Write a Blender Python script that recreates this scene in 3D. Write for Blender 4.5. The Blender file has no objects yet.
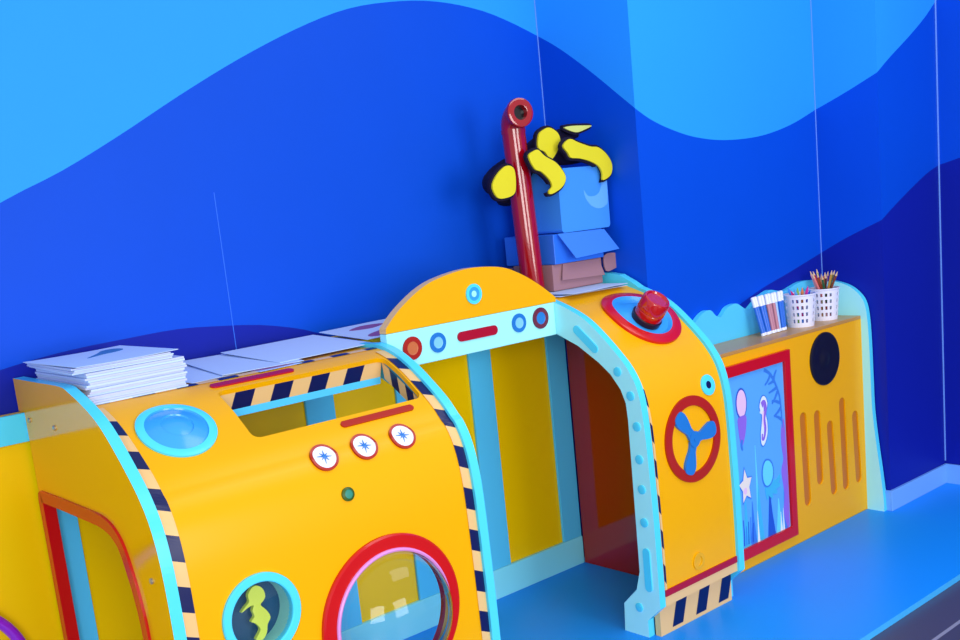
import bpy, bmesh, math, random
from mathutils import Vector, Matrix
from mathutils.geometry import tessellate_polygon
random.seed(7)
C = bpy.context.scene.collection
SC = bpy.context.scene

# ------------------------------------------------------------------ camera
cd = bpy.data.cameras.new('camera'); cam = bpy.data.objects.new('camera', cd); C.objects.link(cam)
cd.sensor_width = 36; cd.lens = 36 * 1063.576 / 960
cd.shift_x = -7.6 / 960; cd.shift_y = 75.6 / 960
r_ = Vector((0.743867, -0.660999, -0.098706)); d_ = Vector((-0.192886, -0.070926, -0.978655)); f_ = Vector((0.639889, 0.747027, -0.180257))
m = Matrix.Identity(4)
for i in range(3):
    m[i][0] = r_[i]; m[i][1] = -d_[i]; m[i][2] = -f_[i]
m[0][3], m[1][3], m[2][3] = 0, 0, 1.3
cam.matrix_world = m
cd.clip_start = 0.05
SC.camera = cam

# ------------------------------------------------------------------ world, lights, exposure
SC.view_settings.view_transform = 'Standard'; SC.view_settings.look = 'None'
SC.view_settings.gamma = 1; SC.view_settings.exposure = 0.0
w = bpy.data.worlds.new('world'); SC.world = w; w.use_nodes = True
w.node_tree.nodes['Background'].inputs[0].default_value = (0.80, 0.88, 1.0, 1)
w.node_tree.nodes['Background'].inputs[1].default_value = 0.72
def area(name, loc, target, sx, sy, power, col=(1, 1, 1)):
    l = bpy.data.lights.new(name, 'AREA'); l.shape = 'RECTANGLE'; l.size = sx; l.size_y = sy; l.energy = power; l.color = col
    o = bpy.data.objects.new(name, l); C.objects.link(o); o.location = loc
    o.rotation_euler = (Vector(target) - Vector(loc)).to_track_quat('-Z', 'Y').to_euler(); return o
area('window_light', (-0.75, -1.5, 1.4), (2.0, 2.3, 0.45), 1.8, 1.6, 82, (1, 0.99, 0.97))
area('window_light', (1.9, -2.6, 1.35), (2.1, 2.3, 0.5), 1.6, 1.7, 66, (1, 0.99, 0.97))
area('overhead_fill', (2.5, 0.7, 2.72), (2.5, 0.9, 0), 1.6, 1.2, 20, (1, 1, 1))  # invented overhead fill, added to brighten the mat and doorway recess

# ------------------------------------------------------------------ helpers
def lin(c):
    return tuple(((x / 255) / 12.92 if x / 255 <= 0.04045 else ((x / 255 + 0.055) / 1.055) ** 2.4) for x in c)
MATS = {}
def mat(name, rgb, rough=0.3, spec=0.5, coat=0.0, metal=0.0, trans=0.0, var=0.0, ior=1.5):
    if name in MATS: return MATS[name]
    mm = bpy.data.materials.new(name); mm.use_nodes = True
    nt = mm.node_tree; b = nt.nodes['Principled BSDF']
    b.inputs['Base Color'].default_value = (*lin(rgb), 1)
    b.inputs['Roughness'].default_value = rough; b.inputs['Specular IOR Level'].default_value = spec
    b.inputs['Coat Weight'].default_value = coat; b.inputs['Coat Roughness'].default_value = 0.05
    b.inputs['Metallic'].default_value = metal; b.inputs['IOR'].default_value = ior
    b.inputs['Transmission Weight'].default_value = trans
    if var:
        tc = nt.nodes.new('ShaderNodeTexCoord'); n = nt.nodes.new('ShaderNodeTexNoise'); n.inputs['Scale'].default_value = 6
        n.inputs['Detail'].default_value = 4
        hs = nt.nodes.new('ShaderNodeHueSaturation'); hs.inputs['Color'].default_value = (*lin(rgb), 1)
        mr = nt.nodes.new('ShaderNodeMapRange'); mr.inputs[3].default_value = 1 - var; mr.inputs[4].default_value = 1 + var
        nt.links.new(tc.outputs['Object'], n.inputs['Vector']); nt.links.new(n.outputs['Fac'], mr.inputs[0])
        nt.links.new(mr.outputs[0], hs.inputs['Value']); nt.links.new(hs.outputs[0], b.inputs['Base Color'])
    MATS[name] = mm; return mm
def glass_mat(name, tint=(1, 1, 1), fac_min=0.0):
    mm = bpy.data.materials.new(name); mm.use_nodes = True; nt = mm.node_tree; nt.nodes.clear()
    out = nt.nodes.new('ShaderNodeOutputMaterial'); mx = nt.nodes.new('ShaderNodeMixShader')
    tr = nt.nodes.new('ShaderNodeBsdfTransparent'); tr.inputs[0].default_value = (*tint, 1)
    gl = nt.nodes.new('ShaderNodeBsdfGlossy'); gl.inputs['Roughness'].default_value = 0.02
    fr = nt.nodes.new('ShaderNodeFresnel'); fr.inputs[0].default_value = 1.45
    nt.links.new(fr.outputs[0], mx.inputs[0]); nt.links.new(tr.outputs[0], mx.inputs[1]); nt.links.new(gl.outputs[0], mx.inputs[2])
    nt.links.new(mx.outputs[0], out.inputs[0]); return mm

def link(name, me, parent=None):
    o = bpy.data.objects.new(name, me); C.objects.link(o)
    if parent is not None:
        o.parent = parent; o.matrix_parent_inverse = parent.matrix_basis.inverted()
    return o
def mesh(name, vs, fs, mats, parent=None, mi=None, smooth=False, fix=True):
    me = bpy.data.meshes.new(name); me.from_pydata([tuple(v) for v in vs], [], fs)
    for mm in (mats if isinstance(mats, (list, tuple)) else [mats]): me.materials.append(mm)
    if mi:
        for p, i in zip(me.polygons, mi): p.material_index = i
    if smooth:
        for p in me.polygons: p.use_smooth = True
    if fix:
        bm = bmesh.new(); bm.from_mesh(me); bmesh.ops.remove_doubles(bm, verts=bm.verts, dist=1e-6)
        bmesh.ops.recalc_face_normals(bm, faces=bm.faces); bm.to_mesh(me); bm.free()
    me.update()
    if smooth: me.set_sharp_from_angle(angle=math.radians(35))
    return link(name, me, parent)
class MB:
    def __init__(s): s.v = []; s.f = []; s.m = []
    def add(s, vs, fs, mi=0):
        b = len(s.v); s.v += [tuple(v) for v in vs]; s.f += [tuple(i + b for i in f) for f in fs]; s.m += [mi] * len(fs) if isinstance(mi, int) else mi
    def box(s, x0, x1, y0, y1, z0, z1, mi=0, M=None):
        vs = [(x, y, z) for x in (x0, x1) for y in (y0, y1) for z in (z0, z1)]
        if M is not None: vs = [M @ Vector(v) for v in vs]
        s.add(vs, [(0, 1, 3, 2), (4, 6, 7, 5), (0, 4, 5, 1), (2, 3, 7, 6), (0, 2, 6, 4), (1, 5, 7, 3)], mi)
    def plate(s, loops, fn, w0, w1, mi=0, ms=None, sub=0):
        # loops: first outer, rest holes, in 2D; fn(u,v,w)->3D
        ms = mi if ms is None else ms
        if sub:
            nl = []
            for L in loops:
                q = []
                for a, b in zip(L, L[1:] + L[:1]):
                    n = max(1, int(math.hypot(b[0] - a[0], b[1] - a[1]) / sub + .99))
                    q += [(a[0] + (b[0] - a[0]) * k / n, a[1] + (b[1] - a[1]) * k / n) for k in range(n)]
                nl.append(q)
            loops = nl
        tris = tessellate_polygon([[Vector((p[0], p[1], 0)) for p in L] for L in loops])
        flat = [p for L in loops for p in L]; n = len(flat)
        vs = [fn(p[0], p[1], w1) for p in flat] + [fn(p[0], p[1], w0) for p in flat]
        fs = [tuple(t) for t in tris] + [tuple(i + n for i in reversed(t)) for t in tris]; mm = [mi] * len(fs)
        k = 0
        for L in loops:
            for i in range(len(L)):
                a = k + i; b = k + (i + 1) % len(L); fs.append((a, b, b + n, a + n)); mm.append(ms)
            k += len(L)
        s.add(vs, fs, mm)
    def ring(s, A, B, fn, w0, w1, mi=0):
        # band between two loops with the same number of points
        n = len(A); vs = [fn(p[0], p[1], w) for w in (w1, w0) for L in (A, B) for p in L]; fs = []
        for k in range(n):
            q = (k + 1) % n
            fs += [(k, q, n + q, n + k), (2 * n + k, 3 * n + k, 3 * n + q, 2 * n + q), (k, 2 * n + k, 2 * n + q, q), (n + k, n + q, 3 * n + q, 3 * n + k)]
        s.add(vs, fs, mi)
    def polar(s, fn, cx, cy, prof, n=48, mi=0, sq=1.0):
        # prof: list of (radius, height[, material]); revolved about the local normal
        vs = []; fs = []; mm = []
        rows = []
        for p in prof:
            if p[0] <= 1e-7:
                rows.append([len(vs)]); vs.append(fn(cx, cy, p[1]))
            else:
                rows.append(list(range(len(vs), len(vs) + n)))
                vs += [fn(cx + p[0] * math.cos(2 * math.pi * k / n), cy + sq * p[0] * math.sin(2 * math.pi * k / n), p[1]) for k in range(n)]
        for j in range(len(rows) - 1):
            A, B = rows[j], rows[j + 1]; q = prof[j + 1][2] if len(prof[j + 1]) > 2 else mi
            for k in range(n):
                k2 = (k + 1) % n
                if len(A) == 1 and len(B) == 1: continue
                if len(A) == 1: fs.append((A[0], B[k], B[k2]))
                elif len(B) == 1: fs.append((A[k], A[k2], B[0]))
                else: fs.append((A[k], A[k2], B[k2], B[k]))
                mm.append(q)
        s.add(vs, fs, mm)
    def tube(s, pts, r, n=12, mi=0, cap=True, closed=False):
        pts = [Vector(p) for p in pts]; N = len(pts); rows = []
        rr = r if isinstance(r, (list, tuple)) else [r] * N
        up = None
        for i in range(N):
            a = pts[(i - 1) % N] if (closed or i) else pts[i]; b = pts[(i + 1) % N] if (closed or i < N - 1) else pts[i]
            t = (b - a).normalized()
            if up is None:
                up = t.orthogonal().normalized()
            up = (up - t * up.dot(t)).normalized(); q = t.cross(up)
            rows.append([pts[i] + rr[i] * (math.cos(2 * math.pi * k / n) * up + math.sin(2 * math.pi * k / n) * q) for k in range(n)])
        vs = [v for row in rows for v in row]; fs = []
        for i in range(N if closed else N - 1):
            j = (i + 1) % N
            for k in range(n): fs.append((i * n + k, i * n + (k + 1) % n, j * n + (k + 1) % n, j * n + k))
        if cap and not closed: fs += [tuple(reversed(range(n))), tuple(range((N - 1) * n, N * n))]
        s.add(vs, fs, mi)
    def build(s, name, mats, parent=None, smooth=False, bevel=0):
        o = mesh(name, s.v, s.f, mats, parent, s.m, smooth, fix=False)
        bm = bmesh.new(); bm.from_mesh(o.data); bmesh.ops.remove_doubles(bm, verts=bm.verts, dist=1e-7)
        bmesh.ops.recalc_face_normals(bm, faces=bm.faces)
        if bevel: bmesh.ops.bevel(bm, geom=[e for e in bm.edges if e.calc_face_angle(0) > 0.6], offset=bevel, segments=2, affect='EDGES', profile=.5)
        bm.to_mesh(o.data); bm.free()
        if smooth: o.data.set_sharp_from_angle(angle=math.radians(35))
        return o
def thing(name, label, cat, loc=(0, 0, 0), group=None):
    o = bpy.data.objects.new(name, None); C.objects.link(o); o.location = loc; o.empty_display_size = .05
    bpy.context.view_layer.update()
    return tag(o, label, cat, group)
def tag(o, label, cat, group=None):
    o['label'] = label; o['category'] = cat
    if group: o['group'] = group
    return o
def struct(o): o['kind'] = 'structure'; return o
def crom(P, n=6, closed=False):
    out = []; N = len(P)
    for i in range(N if closed else N - 1):
        g = lambda k: P[k % N] if closed else P[min(max(k, 0), N - 1)]
        p0, p1, p2, p3 = g(i - 1), g(i), g(i + 1), g(i + 2)
        for k in range(n):
            t = k / n
            out.append(tuple(0.5 * (2 * b + (c - a) * t + (2 * a - 5 * b + 4 * c - d) * t * t + (3 * b - a - 3 * c + d) * t ** 3) for a, b, c, d in zip(p0, p1, p2, p3)))
    if not closed: out.append(tuple(P[-1]))
    return out
def interp(P, x):
    if x <= P[0][0]: return P[0][1]
    for (a, b), (c, d) in zip(P, P[1:]):
        if x <= c: return b + (d - b) * (x - a) / (c - a)
    return P[-1][1]
def circle(cx, cy, r, n=32): return [(cx + r * math.cos(2 * math.pi * k / n), cy + r * math.sin(2 * math.pi * k / n)) for k in range(n)]
def capsule(x0, x1, y, r, n=8):
    return [(x1 + r * math.cos(a), y + r * math.sin(a)) for a in [(-.5 + k / n) * math.pi for k in range(n + 1)]] + \
           [(x0 - r * math.cos(a), y - r * math.sin(a)) for a in [(-.5 + k / n) * math.pi for k in range(n + 1)]]
def slotshape(p, q, r, n=8):
    L = math.hypot(q[0] - p[0], q[1] - p[1]); c, s_ = (q[0] - p[0]) / L, (q[1] - p[1]) / L
    return [(p[0] + c * x - s_ * y, p[1] + s_ * x + c * y) for x, y in capsule(0, L, 0, r, n)]
def rrect(x0, x1, y0, y1, r, n=6):
    out = []
    for cx, cy, a0 in ((x1 - r, y1 - r, 0), (x0 + r, y1 - r, 90), (x0 + r, y0 + r, 180), (x1 - r, y0 + r, 270)):
        out += [(cx + r * math.cos(math.radians(a0 + 90 * k / n)), cy + r * math.sin(math.radians(a0 + 90 * k / n))) for k in range(n + 1)]
    return out

# ------------------------------------------------------------------ materials
YEL = mat('yellow_paint', (250, 178, 0), .28, .2)
YGL = mat('yellow_gloss', (246, 176, 0), .1, .5)
YBK = mat('yellow_board', (255, 206, 0), .25, .3)
CYA = mat('cyan_paint', (84, 222, 255), .25, .3)
SKY = mat('batten_blue', (88, 208, 255), .25, .3)
KICK = mat('kick_cyan', (138, 238, 255), .25, .3)
PALE = mat('pale_cyan_paint', (172, 250, 255), .3, .25)
RED = mat('red_paint', (206, 16, 20), .2, .45)
RDK = mat('dark_red_paint', (176, 34, 14), .25, .4)
CRIM = mat('crimson_bar', (176, 12, 40), .25, .4)
LINE = mat('crimson_lining', (166, 24, 0), .05, .6, ior=1.55)
NAVY = mat('navy_tape', (14, 24, 84), .3, .4)
TAN = mat('tan_tape', (240, 196, 130), .35, .4)
BLUE = mat('blue_paint', (36, 122, 206), .25, .4)
DISH = mat('dish_blue', (60, 165, 245), .2, .5)
WHT = mat('white_plastic', (236, 240, 255), .35, .4)
BLK = mat('black_foam', (14, 14, 38), .5, .3)
STEEL = mat('bolt_steel', (190, 180, 160), .3, .5, metal=.8)

# ------------------------------------------------------------------ setting: floor, walls
XA, YA, XB, YB, YP, XR = 2.61, 2.61, 3.626, 2.215, 1.966, 4.066
b = MB(); b.box(-1.6, XR + .1, -1.2, 2.8, -.12, -.02)
tile = bpy.data.materials.new('grey_tile'); tile.use_nodes = True; nt = tile.node_tree; P = nt.nodes['Principled BSDF']; P.inputs['Roughness'].default_value = .4
tc = nt.nodes.new('ShaderNodeTexCoord'); br = nt.nodes.new('ShaderNodeTexBrick'); mp = nt.nodes.new('ShaderNodeMapping')
mp.inputs['Location'].default_value = (.12, -.14, 0)
br.offset = .5; br.inputs['Scale'].default_value = 1; br.inputs['Brick Width'].default_value = .6; br.inputs['Row Height'].default_value = .3; br.inputs['Mortar Size'].default_value = .006
br.inputs['Color1'].default_value = (*lin((70, 70, 92)), 1); br.inputs['Color2'].default_value = (*lin((82, 80, 104)), 1); br.inputs['Mortar'].default_value = (*lin((150, 150, 170)), 1)
nt.links.new(tc.outputs['Object'], mp.inputs[0]); nt.links.new(mp.outputs[0], br.inputs['Vector']); nt.links.new(br.outputs['Color'], P.inputs['Base Color'])
struct(b.build('floor', tile))

ML = mat('mural_light_blue', (42, 158, 255), .5, .15, var=.02)
MM = mat('mural_mid_blue', (2, 78, 212), .5, .15, var=.03)
MD = mat('mural_dark_blue', (14, 32, 160), .5, .15, var=.03)
TOP = 2.75
w1_back = crom([(-1.6, .35), (-.8, .62), (0., .98), (.5, 1.25), (.820, 1.404), (.969, 1.466), (1.130, 1.546), (1.305, 1.640), (1.492, 1.733), (1.691, 1.818), (1.867, 1.875), (2.050, 1.902), (2.204, 1.906), (2.365, 1.888), (2.490, 1.856), (XA, 1.815)])
w1_step = crom([(0, 1.815), (.098, 1.757), (.221, 1.669), (.339, 1.576), (YA - YB, 1.532)])
w1_face = crom([(XA, 1.532), (2.679, 1.497), (2.774, 1.464), (2.900, 1.434), (3.062, 1.418), (3.266, 1.424), (3.456, 1.456), (XB, 1.506)])
w1_pil = crom([(0, 1.506), (.067, 1.530), (.148, 1.561), (YB - YP, 1.603)])
w1_front = crom([(XB, 1.603), (3.719, 1.656), (3.869, 1.734), (3.985, 1.801), (XR, 1.858)])
dk_back = crom([(-1.6, .86), (0, .93), (.5, .985), (.848, 1.036), (1.073, 1.048), (1.210, 1.050), (1.323, 1.040), (1.442, 1.025), (1.566, .995), (1.662, .959), (1.762, .923), (2.0, .82), (XA, .70)])
dk_step = [(0, .70), (YA - YB, .74)]
dk_face = crom([(XA, .74), (3.0, .83), (3.218, .890), (3.412, .931), (XB, .978)])
dk_pil = crom([(0, .978), (.106, 1.030), (YB - YP, 1.089)])
dk_front = crom([(XB, 1.089), (3.761, 1.150), (3.956, 1.228), (XR, 1.259)])
wall = MB()
def mural(u0, u1, fn, w1, dk, n):
    us = [u0 + (u1 - u0) * k / n for k in range(n + 1)]
    vs = []; fs = []; mi = []
    for u in us:
        a = interp(dk, u); c = max(interp(w1, u), a + .01)
        vs += [fn(u, -.02), fn(u, a), fn(u, c), fn(u, TOP)]
    for k in range(n):
        for j in range(3): fs.append((4 * k + j, 4 * k + 4 + j, 4 * k + 5 + j, 4 * k + 1 + j)); mi.append((2, 1, 0)[j])
    wall.add(vs, fs, mi)
mural(-1.6, XA, lambda u, z: (u, YA, z), w1_back, dk_back, 90)
mural(0, YA - YB, lambda u, z: (XA, YA - u, z), w1_step, dk_step, 20)
mural(XA, XB, lambda u, z: (u, YB, z), w1_face, dk_face, 44)
mural(0, YB - YP, lambda u, z: (XB, YB - u, z), w1_pil, dk_pil, 14)
mural(XB, XR, lambda u, z: (u, YP, z), w1_front, dk_front, 24)
wo = wall.build('wall_back', [ML, MM, MD]); struct(wo)
wall = MB()
mural(0, 3.2, lambda u, z: (XR, YP - u, z), crom([(0, 1.858), (.3, 2.05), (.8, 2.2), (3.2, 1.9)]), crom([(0, 1.259), (.06, 1.277), (.3, 1.27), (1, 1.1), (3.2, .7)]), 40)
struct(wall.build('wall_right', [ML, MM, MD]))
# caulk lines in the inner corners, panel seam, baseboards
CK = mat('caulk', (120, 170, 255), .5, .3)
i = 0
for (x, y, z0, wd) in ((XA - .0015, YA - .0015, 1.0, .0012), (XB - .0015, YB - .0015, .76, .0012), (XR - .002, YP - .002, .09, .003), ):
    i += 1; b = MB(); b.box(x - wd, x + .001, y - wd, y + .001, z0, TOP); struct(b.build('trim_%d' % i, CK))
b = MB(); b.box(1.3595, 1.3615, YA - .0012, YA + .001, .93, 1.39); struct(b.build('trim_4', MM if False else mat('seam', (50, 118, 245), .5, .3)))
BB = mat('baseboard', (120, 182, 255), .4, .4)
b = MB(); b.box(XB - .012, XR - .012, YP - .012, YP - .0005, 0, .078); b.box(XB - .012, XB - .0005, YP - .0005, YB - .001, 0, .078)
struct(b.build('baseboard_back', BB, bevel=.002))
b = MB(); b.box(XR - .0125, XR - .0005, -1.2, YP - .0005, -.0195, .078); struct(b.build('baseboard_right', BB, bevel=.002))

# ------------------------------------------------------------------ play mat
MATB = mat('mat_blue', (20, 152, 255), .4, .2, var=.02); MATE = mat('mat_edge', (70, 185, 255), .4, .3)
b = MB(); b.box(-1.5, XR - .013, 1.478, YA - .002, -.0195, 0, 0)
mt = b.build('play_mat', [MATB, MATE])
for p in mt.data.polygons:
    if p.normal.z < .5: p.material_index = 1
tag(mt, 'bright blue smooth play mat covering the floor under the submarine playhouse', 'mat')

# ------------------------------------------------------------------ submarine profile
PR = [(2.60, 1.0), (2.45, 1.0), (2.30, 1.0), (2.25, .99), (2.18, .966), (2.12, .938), (2.067, .899), (2.005, .842), (1.965, .798), (1.935, .748), (1.917, .684), (1.908, .6), (1.903, .45), (1.90, .3), (1.90, .10)]
PS = crom(PR, 5)
PL = crom([(2.60, .962), (2.45, .962), (2.30, .963), (2.245, .964), (2.18, .948), (2.12, .919), (2.067, .884), (2.005, .836), (1.965, .793)], 5)[:-1] + [p for p in PS if p[1] <= .796]
def offset(Pl, d):
    out = []
    for k, p in enumerate(Pl):
        a = Pl[max(k - 1, 0)]; c = Pl[min(k + 1, len(Pl) - 1)]; tx, ty = c[0] - a[0], c[1] - a[1]; L = math.hypot(tx, ty)
        nx, ny = -ty / L, tx / L
        if nx - ny < 0: nx, ny = -nx, -ny
        out.append((p[0] + nx * d, p[1] + ny * d))
    return out
class Surf:
    # a hull skin: profile in (y, z) measured by arc length from the back edge (0) to the front foot
    def __init__(S, prof, s_end=None):
        S.F = offset(prof, .010); S.SL = [0]
        for a, c in zip(S.F, S.F[1:]): S.SL.append(S.SL[-1] + math.hypot(c[0] - a[0], c[1] - a[1]))
        if s_end is not None: S.SL = [x + s_end - S.SL[-1] for x in S.SL]
        S.SMIN, S.SMAX = S.SL[0], S.SL[-1]; S.NR = []
        for k in range(len(S.F)):
            a = S.F[max(k - 1, 0)]; c = S.F[min(k + 1, len(S.F) - 1)]; tx, ty = c[0] - a[0], c[1] - a[1]; L = math.hypot(tx, ty); S.NR.append((ty / L, -tx / L))
    def __call__(S, u, s, h):
        s = min(max(s, S.SMIN), S.SMAX); k = 0
        while k < len(S.SL) - 2 and S.SL[k + 1] < s: k += 1
        t = (s - S.SL[k]) / (S.SL[k + 1] - S.SL[k])
        y = S.F[k][0] + t * (S.F[k + 1][0] - S.F[k][0]); z = S.F[k][1] + t * (S.F[k + 1][1] - S.F[k][1])
        ny = S.NR[k][0] + t * (S.NR[k + 1][0] - S.NR[k][0]); nz = S.NR[k][1] + t * (S.NR[k + 1][1] - S.NR[k][1]); L = math.hypot(ny, nz)
        return Vector((u, y + h * ny / L, z + h * nz / L))
hullR = Surf(PS); SMAX = hullR.SMAX; hullL = Surf(PL, SMAX); hull = hullL
def boolean(o, cutter):
    md = o.modifiers.new('cut', 'BOOLEAN'); md.operation = 'DIFFERENCE'; md.solver = 'EXACT'; md.object = cutter
    bpy.context.view_layer.update()
    me = bpy.data.meshes.new_from_object(o.evaluated_get(bpy.context.evaluated_depsgraph_get()))
    o.modifiers.clear(); o.data = me; bpy.data.objects.remove(cutter)
def skin(x0, x1, parent, cutters=()):
    b = MB(); vs = []; fs = []
    SL = hull.SL; n = len(SL)
    for s in SL:
        for x in (x0, x1):
            vs += [hull(x, s, 0), hull(x, s, -.012)]
    for k in range(n - 1):
        a = 4 * k; c = a + 4
        fs += [(a, a + 2, c + 2, c), (a + 1, c + 1, c + 3, a + 3), (a, c, c + 1, a + 1), (a + 2, a + 3, c + 3, c + 2)]
    fs += [(0, 1, 3, 2), (4 * n - 4, 4 * n - 2, 4 * n - 1, 4 * n - 3)]
    b.add(vs, fs); o = b.build('outer_shell', YEL, parent)
    for c in cutters:
        co = c.build('cutter', YEL); boolean(o, co)
    for p in o.data.polygons: p.use_smooth = True
    o.data.set_sharp_from_angle(angle=math.radians(35))
    return o
def hazard(u0, u1, s0, s1, parent, first, name='hazard_stripe', slant=.012, per=.1035, dash=.053, h=.0018):
    b = MB(); cuts = [s0]; s = first; mi = []
    cells = []
    p = s0
    while s < s1:
        if s > p: cells.append((p, s, 0))
        e = min(s + dash, s1); cells.append((max(s, s0), e, 1)); p = e; s += per
    if p < s1: cells.append((p, s1, 0))
    for a, c, q in cells:
        n = 8; vs = []
        for k in range(n + 1):
            ss = a + (c - a) * k / n
            sl0 = 0 if ss <= s0 + 1e-6 or ss >= s1 - 1e-6 else -slant / 2
            vs += [hull(u0, ss + sl0, h), hull(u1, ss - sl0, h)]
        b.add(vs, [(2 * k, 2 * k + 1, 2 * k + 3, 2 * k + 2) for k in range(n)], q)
    return b.build(name, [TAN, NAVY], parent)
def yz(x0, sgn=1): return lambda u, v, w: (x0 + sgn * w, u, v)
NOTCH = [(2.561, 0), (2.561, .9215), (2.60, .9215)]
FOOT = [(1.90, .10), (1.95, .053), (1.95, 0)]
OUT = NOTCH + PS[:-1] + FOOT
OPEN = [(2.043, 0), (2.038, .088), (1.985, .141), (1.968, .20), (1.968, .417), (1.968, .652), (1.975, .70), (1.993, .738), (2.03, .78), (2.073, .812), (2.15, .858), (2.24, .893), (2.30, .90), (2.561, .90)]
ARCH = NOTCH[1:] + PS[:-1] + FOOT + OPEN
OPENL = [p if p[1] < .80 else (p[0], p[1] - .018) for p in OPEN]
ARCHL = NOTCH[1:] + PL[:-1] + FOOT + OPENL
def plain_mat_sides(o, nrm=0):
    pass

# ------------------------------------------------------------------ left hull (cockpit)
LH = thing('submarine_hull', 'yellow submarine hull with roof window, three dials and big red-ringed dome porthole', 'playhouse', (1.19, 2.25, 0))
xl0, xl1, xl2, xl3 = .775, .800, 1.565, 1.59
# left end panel with framed window
win_o = [(2.555, .112), (2.555, .25), (2.555, .40), (2.555, .55), (2.555, .712), (2.549, .730), (2.535, .737), (2.40, .738)] + crom([(2.20, .737), (2.155, .732), (2.112, .718), (2.075, .686), (2.045, .62), (2.028, .56), (2.020, .497), (2.018, .40)], 4) + [(2.018, .13), (2.024, .108), (2.04, .10), (2.30, .10), (2.54, .10)]
def inset(Pl, d):
    cx = sum(p[0] for p in Pl) / len(Pl); cy = sum(p[1] for p in Pl) / len(Pl); out = []
    N = len(Pl)
    for k in range(N):
        a, c = Pl[k - 1], Pl[(k + 1) % N]; tx, ty = c[0] - a[0], c[1] - a[1]; L = math.hypot(tx, ty); nx, ny = -ty / L, tx / L
        if nx * (cx - Pl[k][0]) + ny * (cy - Pl[k][1]) < 0: nx, ny = -nx, -ny
        out.append((Pl[k][0] + nx * d, Pl[k][1] + ny * d))
    return out
b = MB(); b.plate([OUT, win_o], yz(xl0), 0, xl1 - xl0, 1, 1)
ep = b.build('end_panel', [CYA, YGL, RED], LH)
for p in ep.data.polygons:
    if abs(p.normal.x) < .5:
        c = p.center; near = min((c.y - q[0]) ** 2 + (c.z - q[1]) ** 2 for q in win_o)
        p.material_index = 2 if near < .0006 else 0
b = MB(); b.ring(inset(win_o, .0003), inset(win_o, .028), yz(xl0), -.006, xl1 - xl0 - .003)
b.build('window_trim', RED, ep)
for (y, z) in ((2.53, .906), (2.37, .903), (1.967, .633)):
    b = MB(); b.polar(lambda u, v, h: (xl0 - h, u, v), y, z, [(.006, 0), (.006, .003), (.004, .0045), (0, .0045)], 16); b.build('bolt', STEEL, ep, True)
b = MB(); b.plate([ARCHL], yz(xl2), 0, xl3 - xl2, 0); b.build('arch_panel', CYA, LH)
# outer shell with openings
WX0, WX1, WS0, WS1 = 1.072, 1.534, .434, .611
c1 = MB(); c1.plate([rrect(WX0, WX1, WS0, WS1, .02)], hull, -.05, .05, sub=.03)
BP, SP = (1.29, 1.100), (.970, .988)
c2 = MB(); c2.polar(hull, BP[0], BP[1], [(0, -.05), (.152, -.05), (.152, .05), (0, .05)], 64)
c3 = MB(); c3.polar(hull, SP[0], SP[1], [(0, -.05), (.073, -.05), (.073, .05), (0, .05)], 48)
skin(xl1, xl2, LH, (c1, c2, c3))
hazard(xl1 + .0002, xl1 + .029, .40, SMAX - .002, LH, .4625)
hazard(xl2 - .026, xl2 - .0002, .40, SMAX - .002, LH, .4525)
# tape along the roof edge (runs across, dashes in x)
b = MB(); x = xl1 + .002; q = 0
while x < xl2 - .003:
    x2 = min(x + .052, xl2 - .002)
    vs = []
    for k in range(4):
        s = .355 + .022 * k / 3; vs += [hull(x, s, .0012), hull(x2, s, .0012)]
    b.add(vs, [(2 * k, 2 * k + 1, 2 * k + 3, 2 * k + 2) for k in range(3)], (1, 0)[q % 2]); x = x2; q += 1
b.build('hazard_stripe', [TAN, NAVY], LH)
# window frame: skirt hanging inside the roof window, hazard striped, cyan lower lip
wf = MB()
pt = [(hull(0, WS0, -.012).y, hull(0, WS0, -.012).z), (hull(0, WS1, -.012).y, hull(0, WS1, -.012).z)]
(yb, zb), (yf, zf) = pt
n = 9; xs = [WX0 + (WX1 - WX0) * k / n for k in range(n + 1)]
for k in range(n):
    sl = .012
    a0, a1 = xs[k], xs[k + 1]
    lo = [(a0 - (sl if k else 0), yb + .012, zb - .040), (a1 - (sl if k < n - 1 else 0), yb + .012, zb - .040)]
    wf.add([(a0, yb, zb), (a1, yb, zb), lo[1], lo[0]], [(0, 1, 2, 3)], (0, 1)[k % 2])
wf.add([(WX0, yb + .012, zb - .040), (WX1, yb + .012, zb - .040), (WX1, yb + .015, zb - .058), (WX0, yb + .015, zb - .058)], [(0, 1, 2, 3)], 2)
wf.add([(WX0, yb + .026, zb), (WX1, yb + .026, zb), (WX1, yb + .026, zb - .058), (WX0, yb + .026, zb - .058)], [(0, 1, 2, 3)], 2)
wf.add([(WX0, yb + .015, zb - .058), (WX1, yb + .015, zb - .058), (WX1, yb + .026, zb - .058), (WX0, yb + .026, zb - .058)], [(0, 1, 2, 3)], 2)
n = 5
for k in range(n):
    t0, t1 = k / n, (k + 1) / n
    q = lambda t, dz, dx: (WX1 + dx, yb + (yf - yb) * t, zb + (zf - zb) * t + dz)
    wf.add([q(t0, 0, 0), q(t1, 0, 0), q(t1, -.045, .004), q(t0, -.045, .004)], [(0, 1, 2, 3)], (0, 1)[k % 2])
    wf.add([q(t0, 0, .012), q(t1, 0, .012), q(t1, -.045, .012), q(t0, -.045, .012)], [(0, 1, 2, 3)], 2)
wf.build('window_skirt', [TAN, NAVY, SKY], LH)
# blue lamp upper left
b = MB(); b.polar(hull, .930, .533, [(.084, 0, 0), (.084, .005, 0), (.080, .007, 0), (.066, .007, 0), (.064, .004, 1), (.050, .010, 1), (.034, .014, 1), (.032, .011, 1), (.018, .016, 1), (0, .018, 1)], 56)
b.build('round_lamp', [CYA, DISH], LH, True)
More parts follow.
